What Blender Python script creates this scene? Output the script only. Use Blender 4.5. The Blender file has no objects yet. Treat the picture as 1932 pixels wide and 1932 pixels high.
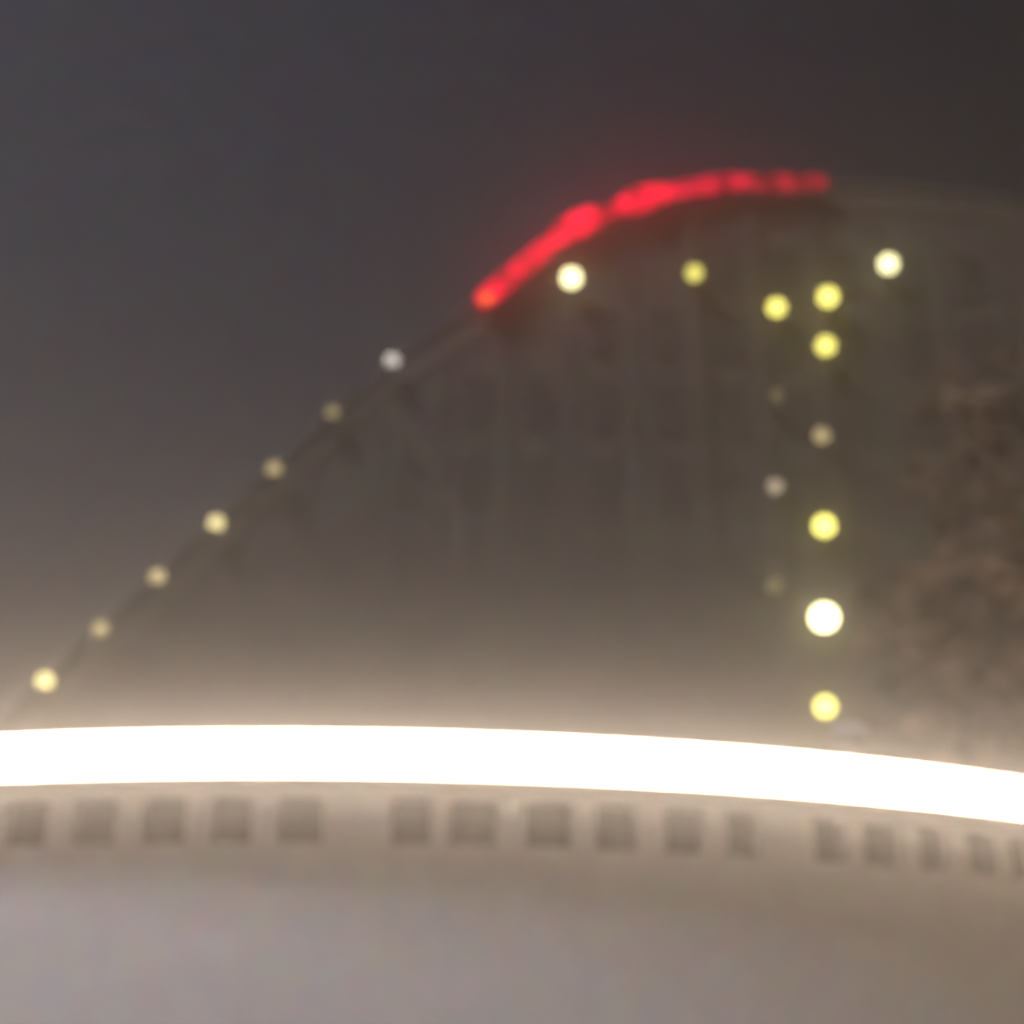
import bpy, bmesh, math, random
from mathutils import Vector, Matrix
random.seed(7)
S = bpy.context.scene
C = S.collection
R_ = math.radians

# ------------------------------------------------------------------ camera, world, light, exposure
F = 1400.0                       # focal length in pixels of the 1024 px picture
YAW, PITCH, EYE = 0.0767, R_(25), 1.6
cd = bpy.data.cameras.new('camera'); cam = bpy.data.objects.new('camera', cd); C.objects.link(cam)
cam.location = (0, 0, EYE); cam.rotation_euler = (R_(90) + PITCH, 0, -YAW)
cd.sensor_width = 36; cd.lens = F / 1024 * 36; cd.clip_start = 0.1; cd.clip_end = 2000
cd.dof.use_dof = True; cd.dof.focus_distance = 3.0; cd.dof.aperture_fstop = 1.3; cd.dof.aperture_blades = 0
S.camera = cam

FILL_DIR = Vector((0.74, 0.52, -1.12)).normalized()      # where the added fill light travels
w = bpy.data.worlds.new('World'); S.world = w; w.use_nodes = True
nt = w.node_tree; nt.nodes.clear()
out = nt.nodes.new('ShaderNodeOutputWorld')
sky = nt.nodes.new('ShaderNodeTexSky'); sky.sky_type = 'NISHITA'; sky.sun_disc = False
sky.sun_elevation = math.asin(-FILL_DIR.z); sky.sun_rotation = math.atan2(-FILL_DIR.x, -FILL_DIR.y)
b1 = nt.nodes.new('ShaderNodeBackground'); b1.inputs[1].default_value = 0.0015
nt.links.new(sky.outputs[0], b1.inputs[0])
tc = nt.nodes.new('ShaderNodeTexCoord'); sep = nt.nodes.new('ShaderNodeSeparateXYZ')
nt.links.new(tc.outputs['Generated'], sep.inputs[0])
ramp = nt.nodes.new('ShaderNodeValToRGB'); cr = ramp.color_ramp        # the town's glow in the night sky, by elevation
cr.elements[0].position = 0.0; cr.elements[0].color = (0.30, 0.21, 0.12, 1)
cr.elements[1].position = 1.0; cr.elements[1].color = (0.020, 0.020, 0.028, 1)
for p, c in ((0.12, (0.22, 0.155, 0.10)), (0.30, (0.056, 0.050, 0.050)), (0.5, (0.033, 0.031, 0.038)), (0.68, (0.024, 0.0245, 0.033))):
    e = cr.elements.new(p); e.color = (*c, 1)
nt.links.new(sep.outputs['Z'], ramp.inputs[0])
b2 = nt.nodes.new('ShaderNodeBackground'); b2.inputs[1].default_value = 1.0
add = nt.nodes.new('ShaderNodeAddShader')
nt.links.new(b1.outputs[0], add.inputs[0]); nt.links.new(b2.outputs[0], add.inputs[1])
cn = nt.nodes.new('ShaderNodeTexNoise'); cn.inputs['Scale'].default_value = 55; cn.inputs['Detail'].default_value = 4; cn.inputs['Roughness'].default_value = 0.75
nt.links.new(tc.outputs['Generated'], cn.inputs['Vector'])
mx = nt.nodes.new('ShaderNodeMix'); mx.data_type = 'RGBA'; mx.blend_type = 'OVERLAY'; mx.inputs[0].default_value = 0.85
nt.links.new(ramp.outputs[0], mx.inputs[6]); nt.links.new(cn.outputs['Color'], mx.inputs[7])
nt.links.new(mx.outputs[2], b2.inputs[0])
gx = nt.nodes.new('ShaderNodeMapRange'); gx.interpolation_type = 'SMOOTHSTEP'; gx.inputs['From Min'].default_value = 0.45; gx.inputs['From Max'].default_value = 0.95
gz = nt.nodes.new('ShaderNodeMapRange'); gz.interpolation_type = 'SMOOTHSTEP'; gz.inputs['From Min'].default_value = 0.45; gz.inputs['From Max'].default_value = 0.0
nt.links.new(sep.outputs['X'], gx.inputs['Value']); nt.links.new(sep.outputs['Z'], gz.inputs['Value'])
gm = nt.nodes.new('ShaderNodeMath'); gm.operation = 'MULTIPLY'
nt.links.new(gx.outputs['Result'], gm.inputs[0]); nt.links.new(gz.outputs['Result'], gm.inputs[1])
gs = nt.nodes.new('ShaderNodeMath'); gs.operation = 'MULTIPLY'; gs.inputs[1].default_value = 3.0
nt.links.new(gm.outputs[0], gs.inputs[0])
b3 = nt.nodes.new('ShaderNodeBackground'); b3.inputs[0].default_value = (0.60, 0.36, 0.06, 1)      # street lit town to the right
nt.links.new(gs.outputs[0], b3.inputs[1])
ad2 = nt.nodes.new('ShaderNodeAddShader'); nt.links.new(add.outputs[0], ad2.inputs[0]); nt.links.new(b3.outputs[0], ad2.inputs[1])
nt.links.new(ad2.outputs[0], out.inputs[0])
mr = nt.nodes.new('ShaderNodeMapRange'); mr.inputs['From Min'].default_value = -0.35; mr.inputs['From Max'].default_value = 0.40
mr.inputs['To Min'].default_value = 1.75; mr.inputs['To Max'].default_value = 0.42
nt.links.new(sep.outputs['X'], mr.inputs['Value']); nt.links.new(mr.outputs['Result'], b2.inputs[1])

sd = bpy.data.lights.new('fill_sun', 'SUN'); sd.energy = 3.3; sd.angle = R_(17); sd.color = (0.93, 0.90, 1.0)  # cool fill light added from the left, no moon is known here
so = bpy.data.objects.new('fill_sun', sd); C.objects.link(so); so.rotation_euler = FILL_DIR.to_track_quat('-Z', 'Y').to_euler()

S.view_settings.view_transform = 'Standard'; S.view_settings.look = 'None'; S.view_settings.gamma = 1
S.view_settings.exposure = -0.12
S.render.engine = 'CYCLES'
S.cycles.use_denoising = True
S.cycles.max_bounces = 3; S.cycles.diffuse_bounces = 2; S.cycles.glossy_bounces = 1; S.cycles.volume_bounces = 1
S.cycles.sample_clamp_indirect = 2.0; S.cycles.filter_width = 1.5
S.cycles.use_adaptive_sampling = False

# ------------------------------------------------------------------ helpers
def mat(name, col, rough=0.8, var=0.0, scale=1.0, metal=0.0, bump=0.0, col2=None, spec=0.3):
    m = bpy.data.materials.new(name); m.use_nodes = True
    n = m.node_tree; b = n.nodes['Principled BSDF']
    b.inputs['Roughness'].default_value = rough; b.inputs['Metallic'].default_value = metal
    b.inputs['Specular IOR Level'].default_value = spec
    c2 = col2 or tuple(x * (1 - var) for x in col)
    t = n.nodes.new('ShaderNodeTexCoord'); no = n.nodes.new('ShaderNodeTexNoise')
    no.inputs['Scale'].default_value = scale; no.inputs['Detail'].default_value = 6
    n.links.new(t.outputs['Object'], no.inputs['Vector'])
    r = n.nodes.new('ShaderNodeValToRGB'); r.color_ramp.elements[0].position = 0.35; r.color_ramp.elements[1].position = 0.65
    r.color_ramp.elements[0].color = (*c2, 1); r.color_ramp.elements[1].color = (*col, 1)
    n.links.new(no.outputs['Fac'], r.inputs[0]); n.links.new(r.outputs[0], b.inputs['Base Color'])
    if bump:
        bu = n.nodes.new('ShaderNodeBump'); bu.inputs['Strength'].default_value = bump
        n.links.new(no.outputs['Fac'], bu.inputs['Height']); n.links.new(bu.outputs[0], b.inputs['Normal'])
    return m

def mottled(name, col, amount, scale, rough=0.8):
    m = mat(name, col, rough); n = m.node_tree; b = n.nodes['Principled BSDF']
    t = n.nodes.new('ShaderNodeTexCoord'); no = n.nodes.new('ShaderNodeTexNoise')
    no.inputs['Scale'].default_value = scale; no.inputs['Detail'].default_value = 5; no.inputs['Roughness'].default_value = 0.7
    n.links.new(t.outputs['Object'], no.inputs['Vector'])
    mx = n.nodes.new('ShaderNodeMix'); mx.data_type = 'RGBA'; mx.blend_type = 'OVERLAY'; mx.inputs[0].default_value = amount
    mx.inputs[6].default_value = (*col, 1); n.links.new(no.outputs['Color'], mx.inputs[7])
    n.links.new(mx.outputs[2], b.inputs['Base Color']); return m

def glow(name, col, strength):
    m = bpy.data.materials.new(name); m.use_nodes = True
    n = m.node_tree; n.nodes.clear()
    o = n.nodes.new('ShaderNodeOutputMaterial'); e = n.nodes.new('ShaderNodeEmission')
    e.inputs[0].default_value = (*col, 1); e.inputs[1].default_value = strength
    n.links.new(e.outputs[0], o.inputs[0]); return m

def obj(name, bm, m, parent=None, smooth=False):
    bmesh.ops.recalc_face_normals(bm, faces=bm.faces)
    me = bpy.data.meshes.new(name); bm.to_mesh(me); bm.free()
    if smooth:
        for p in me.polygons: p.use_smooth = True
    me.materials.append(m)
    o = bpy.data.objects.new(name, me); C.objects.link(o)
    if parent: o.parent = parent
    return o

def thing(name, label, cat, loc=(0, 0, 0), group=None):
    o = bpy.data.objects.new(name, None); C.objects.link(o); o.location = loc
    o['label'] = label; o['category'] = cat
    if group: o['group'] = group
    return o

def tag(o, label, cat, group=None):
    o['label'] = label; o['category'] = cat
    if group: o['group'] = group
    return o

def structure(o): o['kind'] = 'structure'; return o

def box(bm, x0, x1, y0, y1, z0, z1):
    v = [bm.verts.new((x, y, z)) for x in (x0, x1) for y in (y0, y1) for z in (z0, z1)]
    for f in ((0, 1, 3, 2), (4, 6, 7, 5), (0, 4, 5, 1), (2, 3, 7, 6), (0, 2, 6, 4), (1, 5, 7, 3)):
        bm.faces.new([v[i] for i in f])

def tube(bm, pts, rad, seg=10):
    pts = [Vector(p) for p in pts]; rings = []
    for i, p in enumerate(pts):
        d = (pts[min(i + 1, len(pts) - 1)] - pts[max(i - 1, 0)]).normalized()
        a = d.cross(Vector((0, 1, 0.013))).normalized(); b = d.cross(a).normalized()
        r = rad[i] if isinstance(rad, (list, tuple)) else rad
        rings.append([bm.verts.new(p + (a * math.cos(t) + b * math.sin(t)) * r) for t in [2 * math.pi * k / seg for k in range(seg)]])
    for A, B in zip(rings, rings[1:]):
        for k in range(seg): bm.faces.new((A[k], A[(k + 1) % seg], B[(k + 1) % seg], B[k]))
    bm.faces.new(rings[0][::-1]); bm.faces.new(rings[-1])

def sphere(bm, c, r, sx=1, sz=1, u=20, v=12):
    bmesh.ops.create_uvsphere(bm, u_segments=u, v_segments=v, radius=r, matrix=Matrix.Translation(c) @ Matrix.Diagonal((sx, 1, sz, 1)))

cp, sp_, cy_, sy_ = math.cos(PITCH), math.sin(PITCH), math.cos(YAW), math.sin(YAW)
def at(u, v, Y):
    """Where the sight line through a place in the photograph meets the upright plane Y metres away (u, v on a 1932 px picture)."""
    k = 1024 / 1932
    a = (u * k - 512) / F; b = -(v * k - 512) / F
    fwd = cp - b * sp_; z = sp_ + b * cp
    x = a * cy_ + fwd * sy_; y = -a * sy_ + fwd * cy_
    t = Y / y
    return Vector((x * t, Y, z * t + EYE))

# ------------------------------------------------------------------ materials
M = dict(
    plaster=mottled('plaster', (0.75, 0.74, 0.74), 0.7, 1.3, 0.85),
    soffit=mat('soffit_panel', (0.55, 0.50, 0.46), 0.8, 0.1, 0.6),
    deck=mat('roof_deck', (0.16, 0.15, 0.14), 0.9, 0.2, 0.8),
    coping=mat('coping_metal', (0.32, 0.31, 0.30), 0.5, 0.1, 2, metal=0.6),
    frame=mat('window_frame', (0.16, 0.14, 0.12), 0.5, 0.15, 3),
    pane=mat('obscured_glass', (0.07, 0.055, 0.042), 0.35, 0.25, 1.5),
    band=glow('light_band', (1.0, 0.82, 0.65), 17.0),
    facade=mottled('dark_cladding', (0.100, 0.088, 0.078), 1.0, 0.95, 0.75),
    pilaster=mat('pale_pilaster', (0.125, 0.11, 0.092), 0.8, 0.4, 0.4),
    rib=mat('edge_rib', (0.19, 0.16, 0.125), 0.7, 0.5, 0.3),
    roof=mat('roof_skin', (0.15, 0.13, 0.125), 0.7, 0.2, 0.3),
    glass=mat('dark_glass', (0.088, 0.078, 0.070), 0.45, 0.3, 0.4, spec=0.5),
    metal=mat('lamp_metal', (0.10, 0.10, 0.10), 0.5, 0.2, 4, metal=0.5),
    bark=mat('bark', (0.09, 0.065, 0.045), 0.9, 0.4, 3, bump=0.3),
    leaf=mat('leaf', (0.58, 0.42, 0.29), 0.7, 0.0, 0.6, col2=(0.03, 0.03, 0.018)),  # pale and dark clumps, lamp-lit patches put into the leaf colour
    pale_patch=mat('pale_patch_grey', (0.38, 0.40, 0.41), 0.6, 0.15, 3, metal=0.2),
    paving=mat('paving', (0.24, 0.22, 0.20), 0.85, 0.25, 0.7, bump=0.1),
)

# ------------------------------------------------------------------ ground
bm = bmesh.new()
bmesh.ops.create_grid(bm, x_segments=24, y_segments=24, size=135, matrix=Matrix.Translation((0, 60, 0)))
structure(obj('plaza_paving', bm, M['paving']))

# ------------------------------------------------------------------ round pavilion with the light band
RB, D = 40.28, 30.0
CX, CY = 0.0, D + RB
def ring(az, r, z): return Vector((CX + r * math.sin(az), CY - r * math.cos(az), z))
def revolve(bm, prof, a0=-math.pi, a1=math.pi, n=288, closed=True, caps=False):
    full = abs((a1 - a0) - 2 * math.pi) < 1e-6
    cols = [[bm.verts.new(ring(a0 + (a1 - a0) * i / n, r, z)) for r, z in prof] for i in range(n if full else n + 1)]
    m = len(prof)
    for i in range(n):
        A = cols[i]; B = cols[(i + 1) % len(cols)]
        for k in range(m if closed else m - 1):
            bm.faces.new((A[k], A[(k + 1) % m], B[(k + 1) % m], B[k]))
    if not full and closed:
        bm.faces.new(cols[0]); bm.faces.new(cols[-1][::-1])

pav = thing('round_pavilion', 'pale curved building with glowing white band above a row of square windows', 'building', (CX, CY, 0))
def pobj(name, bm, m, parent=None, smooth=False):
    bmesh.ops.translate(bm, verts=bm.verts, vec=(-CX, -CY, 0))
    return obj(name, bm, m, parent or pav, smooth)

ZT, ZB = EYE + 8.60, EYE + 7.64        # light band, top and underside
RW = RB - 1.20                         # outer wall face
ZS = EYE + 6.42                        # window sill
ZG = EYE + 5.46                        # joint
ZL = EYE + 7.49                        # top of the window openings
def az_at(u):
    """Ring angle of the wall point seen at column u of the photograph, on the row of windows."""
    best = min(range(4000), key=lambda i: abs(col_of(-0.8 + i * 0.0005) - u)); return -0.8 + best * 0.0005
def col_of(a):
    p = ring(a, RW, ZS + 0.5) - Vector((0, 0, EYE))
    xr = p.x * cy_ - p.y * sy_; yr = p.x * sy_ + p.y * cy_
    return (512 + F * xr / (yr * cp + p.z * sp_)) * 1932 / 1024
wins = []
for u, wd in ((47, 84), (176, 86), (308, 86), (436, 82), (566, 86), (776, 78), (893, 92), (1037, 92), (1163, 80), (1292, 72), (1402, 60), (1565, 60), (1664, 66), (1760, 50), (1852, 54)):
    wins.append((az_at(u - wd / 2), az_at(u + wd / 2)))
st = 0.0355
for k in range(16): a = wins[0][0] - st - (0.022 if k in (1, 7, 12) else 0); wins.insert(0, (a, a + 0.0235))
for k in range(14): a = wins[-1][1] + 0.012 + (0.022 if k in (1, 6, 11) else 0); wins.append((a, a + 0.0235))

bm = bmesh.new()
# lower wall with a recessed joint, and the set-back strip behind the windows
revolve(bm, [(RW - 0.8, 0), (RW + 0.05, 0), (RW + 0.05, 0.5), (RW, 0.52), (RW, ZG - 0.16), (RW - 0.015, ZG - 0.15), (RW - 0.015, ZG + 0.15), (RW, ZG + 0.16),
             (RW, ZS - 0.02), (RW - 0.02, ZS), (RW - 0.34, ZS + 0.02), (RW - 0.34, ZL - 0.01), (RW - 0.002, ZL), (RW - 0.002, ZB + 0.01), (RW - 0.8, ZB + 0.01)])
# piers between the windows
pier = [(RW - 0.345, ZS + 0.003), (RW - 0.003, ZS + 0.003), (RW - 0.003, ZL - 0.003), (RW - 0.345, ZL - 0.003)]
for A, B in zip(wins, wins[1:]): revolve(bm, pier, A[1], B[0], 4)
revolve(bm, pier, wins[-1][1], wins[0][0] + 2 * math.pi, 200)
pobj('wall', bm, M['plaster'])
bm = bmesh.new()      # housing tray that carries the band, diffuser wraps front and underside
revolve(bm, [(RW - 0.8, ZB + 0.012), (RB - 0.05, ZB + 0.012), (RB - 0.05, ZT - 0.02), (RW - 0.8, ZT - 0.02)])
pobj('band_housing', bm, M['soffit'])
bm = bmesh.new()      # slim lip added to keep the diffuser's light off the wall below
revolve(bm, [(RB - 0.10, ZB - 0.045), (RB + 0.015, ZB - 0.045), (RB + 0.015, ZB - 0.005), (RB - 0.10, ZB - 0.025)])
pobj('light_shield_lip', bm, M['soffit'])
bm = bmesh.new()
revolve(bm, [(RB - 0.045, ZB - 0.02), (RB - 0.02, ZB - 0.01), (RB, ZB + 0.03), (RB, ZT - 0.04), (RB - 0.02, ZT - 0.01), (RB - 0.045, ZT - 0.005)])
pobj('light_band', bm, M['band'])
bm = bmesh.new()
revolve(bm, [(RW - 0.8, ZT - 0.015), (RB - 0.04, ZT), (RB - 0.04, ZT + 0.03), (RW - 0.8, ZT + 0.03)])
pobj('coping', bm, M['coping'])
bm = bmesh.new()
rr = [[bm.verts.new(ring(2 * math.pi * i / 144, r, ZT - 0.6)) for i in range(144)] for r in (RW - 0.5, 12)]
for i in range(144): bm.faces.new((rr[0][i], rr[0][(i + 1) % 144], rr[1][(i + 1) % 144], rr[1][i]))
bm.faces.new(rr[1])
pobj('roof', bm, M['deck'])
for w0, w1 in wins:          # one square window per bay: frame bars and an obscured pane set back in the wall
    w0 += 0.0006; w1 -= 0.0006
    bm = bmesh.new(); t = 0.06 / RW
    for a0, a1, z0, z1 in ((w0, w0 + t, ZS + 0.03, ZL - 0.02), (w1 - t, w1, ZS + 0.03, ZL - 0.02), (w0 + t, w1 - t, ZS + 0.03, ZS + 0.09), (w0 + t, w1 - t, ZL - 0.08, ZL - 0.02)):
        revolve(bm, [(RW - 0.335, z0), (RW - 0.28, z0), (RW - 0.28, z1), (RW - 0.335, z1)], a0, a1, 1)
    fr = pobj('window', bm, M['frame'])
    bm = bmesh.new()
    revolve(bm, [(RW - 0.335, ZS + 0.09), (RW - 0.31, ZS + 0.09), (RW - 0.31, ZL - 0.08), (RW - 0.335, ZL - 0.08)], w0 + t, w1 - t, 2)
    pobj('pane', bm, M['pane'], fr)

# ------------------------------------------------------------------ tall building with the arched roof edge
YF = 62.0; DEP = 24.0; ZR = ZT - 0.6
edge2d = [(-420, 1750), (-200, 1548), (85, 1292), (297, 1097), (517, 894), (740, 690), (850, 612), (915, 572), (980, 526), (1075, 448), (1140, 418), (1200, 394),
          (1300, 369), (1400, 354), (1550, 350), (1700, 356), (1850, 372), (2000, 402), (2150, 450), (2300, 520), (2450, 640)]
def smooth_line(p, n=6):
    o = []
    for i in range(len(p) - 1):
        p0, p1, p2, p3 = (Vector(p[max(i - 1, 0)]), Vector(p[i]), Vector(p[i + 1]), Vector(p[min(i + 2, len(p) - 1)]))
        for j in range(n):
            t = j / n
            o.append(0.5 * ((2 * p1) + (p2 - p0) * t + (2 * p0 - 5 * p1 + 4 * p2 - p3) * t * t + (3 * p1 - p0 - 3 * p2 + p3) * t ** 3))
    o.append(Vector(p[-1])); return o
edge = [at(q.x, q.y, YF) for q in smooth_line(edge2d)]
edge = [p for p in edge if p.z > ZR]
hall = thing('arched_tower_block', 'tall dark building whose roof edge climbs from lower left into a broad arch', 'building', (edge[len(edge) // 2].x, YF, ZR))
HL = hall.location.copy()
def hobj(name, bm, m, parent=None, smooth=False):
    bmesh.ops.translate(bm, verts=bm.verts, vec=-HL)
    return obj(name, bm, m, parent or hall, smooth)
bm = bmesh.new()
front = [bm.verts.new(p) for p in edge]; back = [bm.verts.new(p + Vector((0, DEP, 0))) for p in edge]
fb = [bm.verts.new((p.x, YF, ZR)) for p in edge]; bb = [bm.verts.new((p.x, YF + DEP, ZR)) for p in edge]
for i in range(len(edge) - 1):
    bm.faces.new((front[i], front[i + 1], fb[i + 1], fb[i])); bm.faces.new((back[i + 1], back[i], bb[i], bb[i + 1]))
for a, b, c, d in ((front[-1], back[-1], bb[-1], fb[-1]), (front[0], fb[0], bb[0], back[0])): bm.faces.new((a, b, c, d))
hobj('wall', bm, M['facade'])
bm = bmesh.new()     # roof shell, a slab that follows the edge
n = len(edge); nrm = []
for i in range(n):
    d = (edge[min(i + 1, n - 1)] - edge[max(i - 1, 0)]); nrm.append(Vector((-d.z, 0, d.x)).normalized())
def slab(bm, line, nr, lo, hi, y0, y1):
    rows = []
    for p, q in zip(line, nr):
        rows.append([bm.verts.new((p.x + q.x * h, y, p.z + q.z * h)) for h, y in ((lo, y0), (hi, y0), (hi, y1), (lo, y1))])
    for A, B in zip(rows, rows[1:]):
        for k in range(4): bm.faces.new((A[k], A[(k + 1) % 4], B[(k + 1) % 4], B[k]))
    bm.faces.new(rows[0]); bm.faces.new(rows[-1][::-1])
slab(bm, edge, nrm, 0.01, 0.28, YF - 0.12, YF + DEP + 0.3)
hobj('roof', bm, M['roof'])
# pale rib that runs under the roof edge
rib2d = [(-300, 1700), (-100, 1505), (85, 1338), (200, 1232), (408, 1040), (627, 836), (740, 735), (860, 660), (1009, 570), (1155, 474), (1300, 410), (1430, 392), (1580, 388), (1740, 396), (1900, 420), (2060, 462)]
rl = [at(q.x, q.y, YF) for q in smooth_line(rib2d)]; rl = [p for p in rl if p.z > ZR + .3]
rn = []
for i in range(len(rl)):
    d = rl[min(i + 1, len(rl) - 1)] - rl[max(i - 1, 0)]; rn.append(Vector((-d.z, 0, d.x)).normalized())
bm = bmesh.new(); slab(bm, rl, rn, -0.16, 0.16, YF - 0.08, YF - 0.01); hobj('edge_rib', bm, M['rib'])

def roof_z(x):
    for a, b in zip(rl, rl[1:]):
        if a.x <= x <= b.x: return a.z + (b.z - a.z) * (x - a.x) / (b.x - a.x)
    return None
pil_u = [1590 - 127 * i for i in range(11)] + [1717, 1844, 1971]
px = sorted(at(u, 1000, YF).x for u in pil_u)
strong = {round(at(u, 1000, YF).x, 2) for u in (1336, 1463, 1590)}
for x in px:
    z = roof_z(x)
    if z is None: continue
    s = round(x, 2) in strong
    bm = bmesh.new(); wd = 0.42 if s else 0.22
    box(bm, x - wd, x + wd, YF - (0.22 if s else 0.10), YF - 0.012, ZR + 0.01, z - 0.45)
    hobj('pilaster', bm, M['pilaster'] if s else M['facade'])
storey = (at(1558, 1165, YF).z - at(1558, 1333, YF).z)
base_z = at(1558, 1333, YF).z
for a, b in zip(px, px[1:]):
    for fl in range(-2, 7):
        z0 = base_z + storey * fl - storey * 0.82; z1 = z0 + storey * 0.62
        za, zb = roof_z(a), roof_z(b)
        if za is None or zb is None or z0 < ZR + 0.2 or z1 > min(za, zb) - 0.9: continue
        if b - a < 2: continue
        bm = bmesh.new(); t = 0.09; x0, x1 = a + 1.0, b - 1.0
        for q in ((x0, x0 + t, z0, z1), (x1 - t, x1, z0, z1), (x0 + t, x1 - t, z0, z0 + t), (x0 + t, x1 - t, z1 - t, z1), ((x0 + x1) / 2 - .04, (x0 + x1) / 2 + .04, z0 + t, z1 - t)):
            box(bm, q[0], q[1], YF - 0.10, YF - 0.006, q[2], q[3])
        fr = hobj('window', bm, M['facade'])
        bm = bmesh.new(); box(bm, x0 + t, x1 - t, YF - 0.04, YF - 0.008, z0 + t, z1 - t); hobj('pane', bm, M['glass'], fr)

# ------------------------------------------------------------------ lamps
PX = 0.0489
YEL = (1.0, 0.89, 0.19); WRM = (1.0, 0.82, 0.42); WHT = (1.0, 0.93, 0.48); DIM = (1.0, 0.78, 0.38); GRY = (1.0, 0.90, 0.82)
def globe_lamp(u, v, dia, col, L, label, name, cat, group, kind):
    p = at(u, v, YF - 0.75); r = dia * PX / 2 * 1.0; L = L * 1.3
    if kind == 'post':          # globe on a short post on the roof edge
        t = thing(name, label, cat, p - Vector((0, 0, r + 0.55)), group)
        bm = bmesh.new(); box(bm, -0.12, 0.12, -0.12, 0.34, 0, 0.06); tube(bm, [(0, 0, 0.06), (0, 0, 0.5)], [0.05, 0.04]); obj('post', bm, M['metal'], t)
        bm = bmesh.new(); tube(bm, [(0, 0, 0.5), (0, 0, 0.6)], [0.13, 0.15], 14); obj('collar', bm, M['metal'], t)
        bm = bmesh.new(); sphere(bm, Vector((0, 0, r + 0.55)), r)
    else:                       # round bulkhead lamp on a wall bracket
        t = thing(name, label, cat, p, group)
        bm = bmesh.new()
        tube(bm, [(0, 0.72, 0), (0, r * 0.7, 0)], 0.07); tube(bm, [(0, 0.72, 0.001), (0, 0.66, 0.001)], 0.2, 16)
        obj('bracket', bm, M['metal'], t)
        bm = bmesh.new(); tube(bm, [(0, r * 0.96, 0), (0, r * 0.5, 0)], [r * 0.55, r * 0.9], 20); obj('housing', bm, M['metal'], t)
        bm = bmesh.new(); sphere(bm, Vector((0, 0, 0)), r)
    g = obj('globe', bm, glow('globe_glow', col, L), t, True)
    return t
G1 = 'lamps climbing the sloping roof edge'
for u, v, dia, col, L, lb in (
    (85, 1285, 15, (1.0, 0.84, 0.34), 2.2, 'bright yellow globe lamp lowest on the sloping roof edge, just above the white band'),
    (190, 1187, 14, DIM, 0.85, 'dim amber globe lamp on the roof slope, second up from the white band'),
    (297, 1088, 14, DIM, 0.95, 'dim yellow globe lamp on the roof slope, third up from the white band'),
    (408, 987, 15, (1.0, 0.83, 0.38), 1.7, 'brighter warm globe lamp at the middle of the lamps on the roof slope'),
    (517, 885, 14, DIM, 0.75, 'dull amber globe lamp on the roof slope, just above the brighter middle one'),
    (627, 778, 13, DIM, 0.48, 'faintest amber globe lamp on the roof slope, second below the red light strip'),
    (740, 680, 14, GRY, 1.15, 'greyish white globe lamp topmost on the slope, next below the red light strip')):
    globe_lamp(u, v, dia, col, L, lb, 'globe_lamp', 'lamp', G1, 'post')
G2 = 'wall lamps in the right hand column'; G3 = 'wall lamps in the fainter column left of the main one'; G4 = 'wall lamps high under the arch'
for u, v, dia, col, L, g, lb in (
    (1078, 524, 20, WHT, 4.5, G4, 'large bright cream wall lamp right under the lower half of the red strip'),
    (1310, 515, 16, YEL, 1.9, G4, 'yellow wall lamp alone under the middle of the arch'),
    (1676, 498, 19, WHT, 4.2, G4, 'bright white wall lamp rightmost and highest under the arch'),
    (1562, 560, 20, YEL, 3.2, G2, 'yellow wall lamp topmost of the long lamp column'),
    (1558, 652, 19, YEL, 2.7, G2, 'deep yellow wall lamp second from top of the long lamp column'),
    (1550, 822, 15, DIM, 0.80, G2, 'dim amber wall lamp, the only dull one in the long lamp column'),
    (1555, 992, 20, YEL, 3.8, G2, 'bright yellow wall lamp between the dull one and the big white one'),
    (1555, 1165, 25, WHT, 8, G2, 'largest and whitest wall lamp, second from bottom of the long column'),
    (1557, 1333, 19, YEL, 3.6, G2, 'pale yellow wall lamp bottommost in the long column, close above the white band'),
    (1465, 580, 18, YEL, 3.0, G3, 'bright yellow wall lamp topmost of the fainter left column'),
    (1466, 746, 13, DIM, 0.22, G3, 'barely lit wall lamp under the bright one in the fainter column'),
    (1463, 918, 14, (1.0, 0.80, 0.55), 0.70, G3, 'dim tan wall lamp halfway down the fainter column'),
    (1460, 1105, 13, DIM, 0.30, G3, 'faint wall lamp bottommost in the fainter column, left of the big white one')):
    globe_lamp(u, v, dia, col, L, lb, 'wall_lamp', 'wall lamp', g, 'wall')

# ------------------------------------------------------------------ red light strip along the arch
strip2d = [(905, 570), (950, 533), (1000, 492), (1050, 448), (1095, 420), (1135, 405), (1150, 398), (1185, 385), (1225, 370), (1280, 358), (1340, 348), (1405, 341), (1425, 345), (1490, 344), (1558, 345)]
sl = smooth_line(strip2d, 4)
strip = thing('neon_strip', 'long red light strip curving over the top of the dark arch', 'light strip', at(905, 570, YF - 0.6))
SL = strip.location.copy()
def red(name, col, L):          # uneven diode light along the tube
    m = glow(name, col, L); n = m.node_tree; e = n.nodes['Emission']
    L *= 1.15; t = n.nodes.new('ShaderNodeTexCoord'); no = n.nodes.new('ShaderNodeTexNoise'); no.inputs['Scale'].default_value = 1.0; no.inputs['Detail'].default_value = 3
    k = n.nodes.new('ShaderNodeMapRange'); k.inputs['From Min'].default_value = 0.35; k.inputs['From Max'].default_value = 0.65
    k.inputs['To Min'].default_value = L * 0.35; k.inputs['To Max'].default_value = L * 1.7
    n.links.new(t.outputs['Object'], no.inputs['Vector']); n.links.new(no.outputs['Fac'], k.inputs['Value']); n.links.new(k.outputs['Result'], e.inputs['Strength'])
    return m
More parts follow.
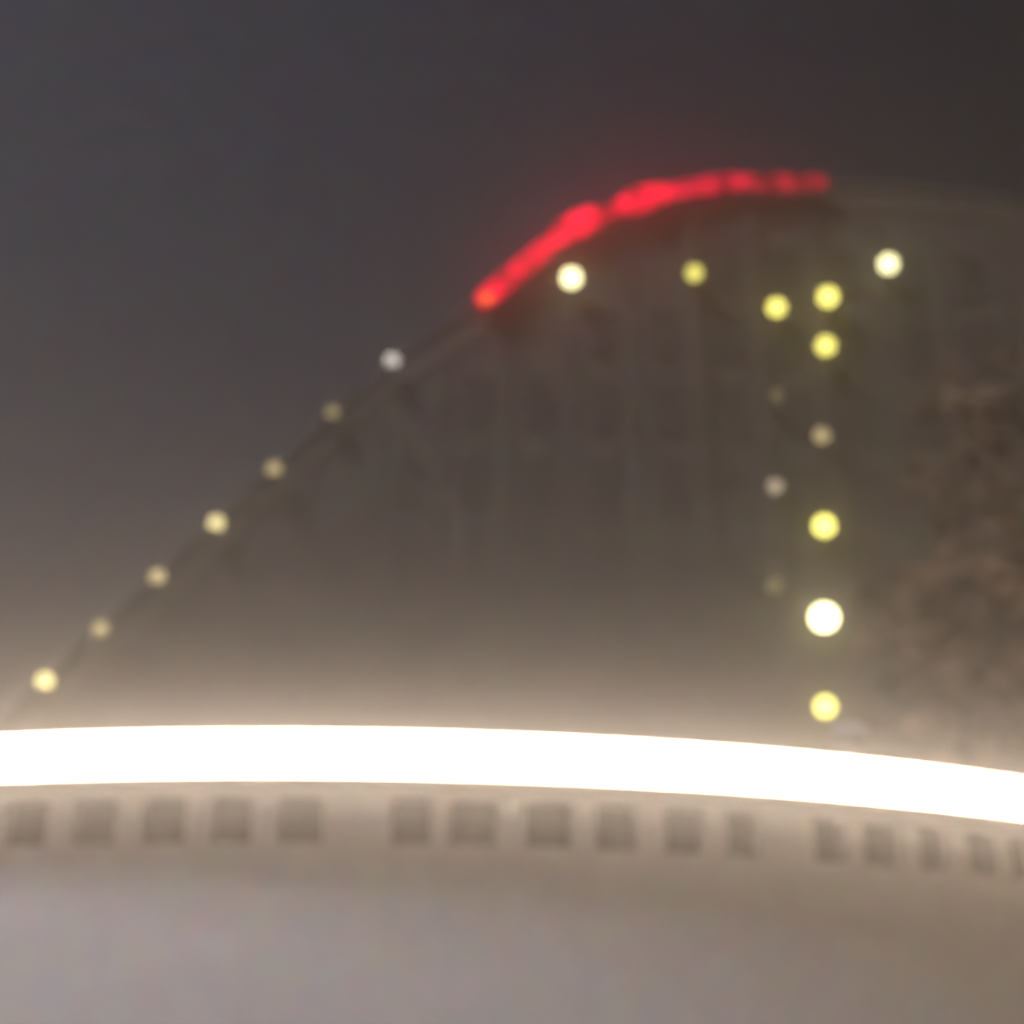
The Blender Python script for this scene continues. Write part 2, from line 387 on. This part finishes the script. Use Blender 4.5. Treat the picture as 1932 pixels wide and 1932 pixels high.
def seg(u0, u1, r0, rm, r1, L, col):
    q2 = [q for q in sl if u0 <= q.x <= u1]; m = len(q2) - 1
    pts = [at(q.x, q.y, YF - 0.6) - SL for q in q2]
    rad = []
    for k in range(m + 1):
        t = k / m; a = r0 + (r1 - r0) * t; rad.append(a + (rm - (r0 + r1) / 2) * math.sin(math.pi * t) ** 1.0)
    rad[0] *= 0.7; rad[-1] *= 0.7
    bm = bmesh.new(); tube(bm, pts, rad, 14); obj('tube', bm, red('red_glow', col, L), strip, True)
CR = (1.0, 0.006, 0.036)
seg(903, 1040, 0.50, 0.52, 0.50, 1.4, CR); seg(1030, 1136, 0.46, 0.66, 0.46, 1.7, CR); seg(1134, 1172, 0.40, 0.40, 0.42, 1.0, CR); seg(1165, 1268, 0.46, 0.66, 0.46, 1.65, CR)
seg(1262, 1410, 0.46, 0.48, 0.46, 0.9, (1.0, 0.01, 0.05)); seg(1402, 1560, 0.42, 0.46, 0.42, 0.5, (1.0, 0.02, 0.05))
for u, v, r, L, col in ((919, 563, 0.22, 2.8, (1.0, 0.2, 0.01)), (1087, 428, 0.26, 2.2, (1.0, 0.012, 0.03)), (1060, 446, 0.2, 1.9, (1.0, 0.012, 0.08)), (1215, 374, 0.26, 2.4, (1.0, 0.006, 0.05)), (1240, 370, 0.2, 2.0, (1.0, 0.02, 0.03))):
    bm = bmesh.new(); sphere(bm, at(u, v, YF - 0.98) - SL, r); obj('bulb', bm, glow('bulb_glow', col, L), strip, True)
for q in sl[2::8]:
    bm = bmesh.new(); p = at(q.x, q.y, YF - 0.6) - SL; box(bm, p.x - .05, p.x + .05, p.y - .03, p.y + .5, p.z - 0.75, p.z - 0.25)
    obj('bracket', bm, M['metal'], strip)

# ------------------------------------------------------------------ trees on the terrace and an added pale shape
YT = 50.0
def tree(u, YT, label, seed, cz, rad, n=80):
    rnd = random.Random(seed)
    c = at(u, cz, YT); t = thing('broadleaf_tree', label, 'tree', (c.x, YT, ZR), 'trees on the terrace')
    top = c.z - ZR; bm = bmesh.new(); ends = []
    tube(bm, [(0, 0, 0), (0.1, 0, top * .3), (-0.1, 0.1, top * .62), (0, 0, top * 1.05)], [0.36, 0.28, 0.2, 0.08])
    for i in range(16):
        a = rnd.uniform(0, 6.28); z0 = top * rnd.uniform(.3, .8); l = rad * rnd.uniform(.55, .95); el = rnd.uniform(.1, 1.0)
        e = Vector((math.cos(a) * l * math.cos(el), math.sin(a) * l * math.cos(el), z0 + l * math.sin(el)))
        m = e * .5 + Vector((0, 0, z0 * .5 + .3)); tube(bm, [(0, 0, z0), m, e], [0.14, 0.09, 0.03], 7); ends += [m, e]
    obj('trunk', bm, M['bark'], t)
    bm = bmesh.new()
    cl = []
    for i in range(n):
        d = Vector((rnd.gauss(0, 1), rnd.gauss(0, 1), rnd.gauss(0, 1))).normalized() * rad * rnd.uniform(.25, 1.0) ** .6
        cl.append((Vector((d.x, d.y * .8, top + d.z * 1.05)), rnd.uniform(.5, 1.15)))
    for e in ends: cl.append((e, 0.8))
    for p, r in cl:
        for j in range(int(210 * r)):
            q = p + Vector((rnd.gauss(0, .42), rnd.gauss(0, .42), rnd.gauss(0, .36))) * r
            s = rnd.uniform(.09, .19)
            a = Vector((rnd.gauss(0, 1), rnd.gauss(0, 1), rnd.gauss(0, .6))).normalized(); b = a.cross(Vector((rnd.gauss(0, 1), rnd.gauss(0, 1), rnd.gauss(0, 1)))).normalized()
            v = [bm.verts.new(q + a * s), bm.verts.new(q + b * s * .55), bm.verts.new(q - a * s), bm.verts.new(q - b * s * .55)]
            bm.faces.new(v)
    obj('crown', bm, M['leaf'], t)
    return t
tree(1805, 50.0, 'lower dark leafy tree on the terrace, nearest to the long lamp column', 3, 1190, 3.9, 55)
tree(1950, 52.0, 'taller brown leafy tree cut off by the right edge of the picture', 9, 900, 5.6, 75)

c = at(1600, 1388, 46.0)
t = thing('pale_patch_shape', 'added pale rounded shape on the terrace below the lowest lamp of the long column', 'pale shape', (c.x, 46.0, ZR))  # invented rounded body that stands in for a pale ghost patch
bm = bmesh.new(); tube(bm, [(0, 0, 0), (0, 0, c.z - ZR - 0.3)], [0.35, 0.35], 18); obj('patch_stem', bm, M['pale_patch'], t)
bm = bmesh.new(); sphere(bm, Vector((0.1, 0, c.z - ZR)), 0.7, 1.0, 0.62); obj('patch_top', bm, M['pale_patch'], t, True)

# ------------------------------------------------------------------ haze
bm = bmesh.new(); box(bm, -140, 140, -80, 200, -1, 62)
hz = obj('haze', bm, bpy.data.materials.new('haze_air')); hz['kind'] = 'stuff'
m = hz.data.materials[0]; m.use_nodes = True; n = m.node_tree; n.nodes.clear()
o = n.nodes.new('ShaderNodeOutputMaterial'); v = n.nodes.new('ShaderNodeVolumePrincipled')
v.inputs['Color'].default_value = (0.94, 0.89, 0.84, 1); v.inputs['Density'].default_value = 0.008; v.inputs['Anisotropy'].default_value = 0.92
n.links.new(v.outputs[0], o.inputs['Volume'])
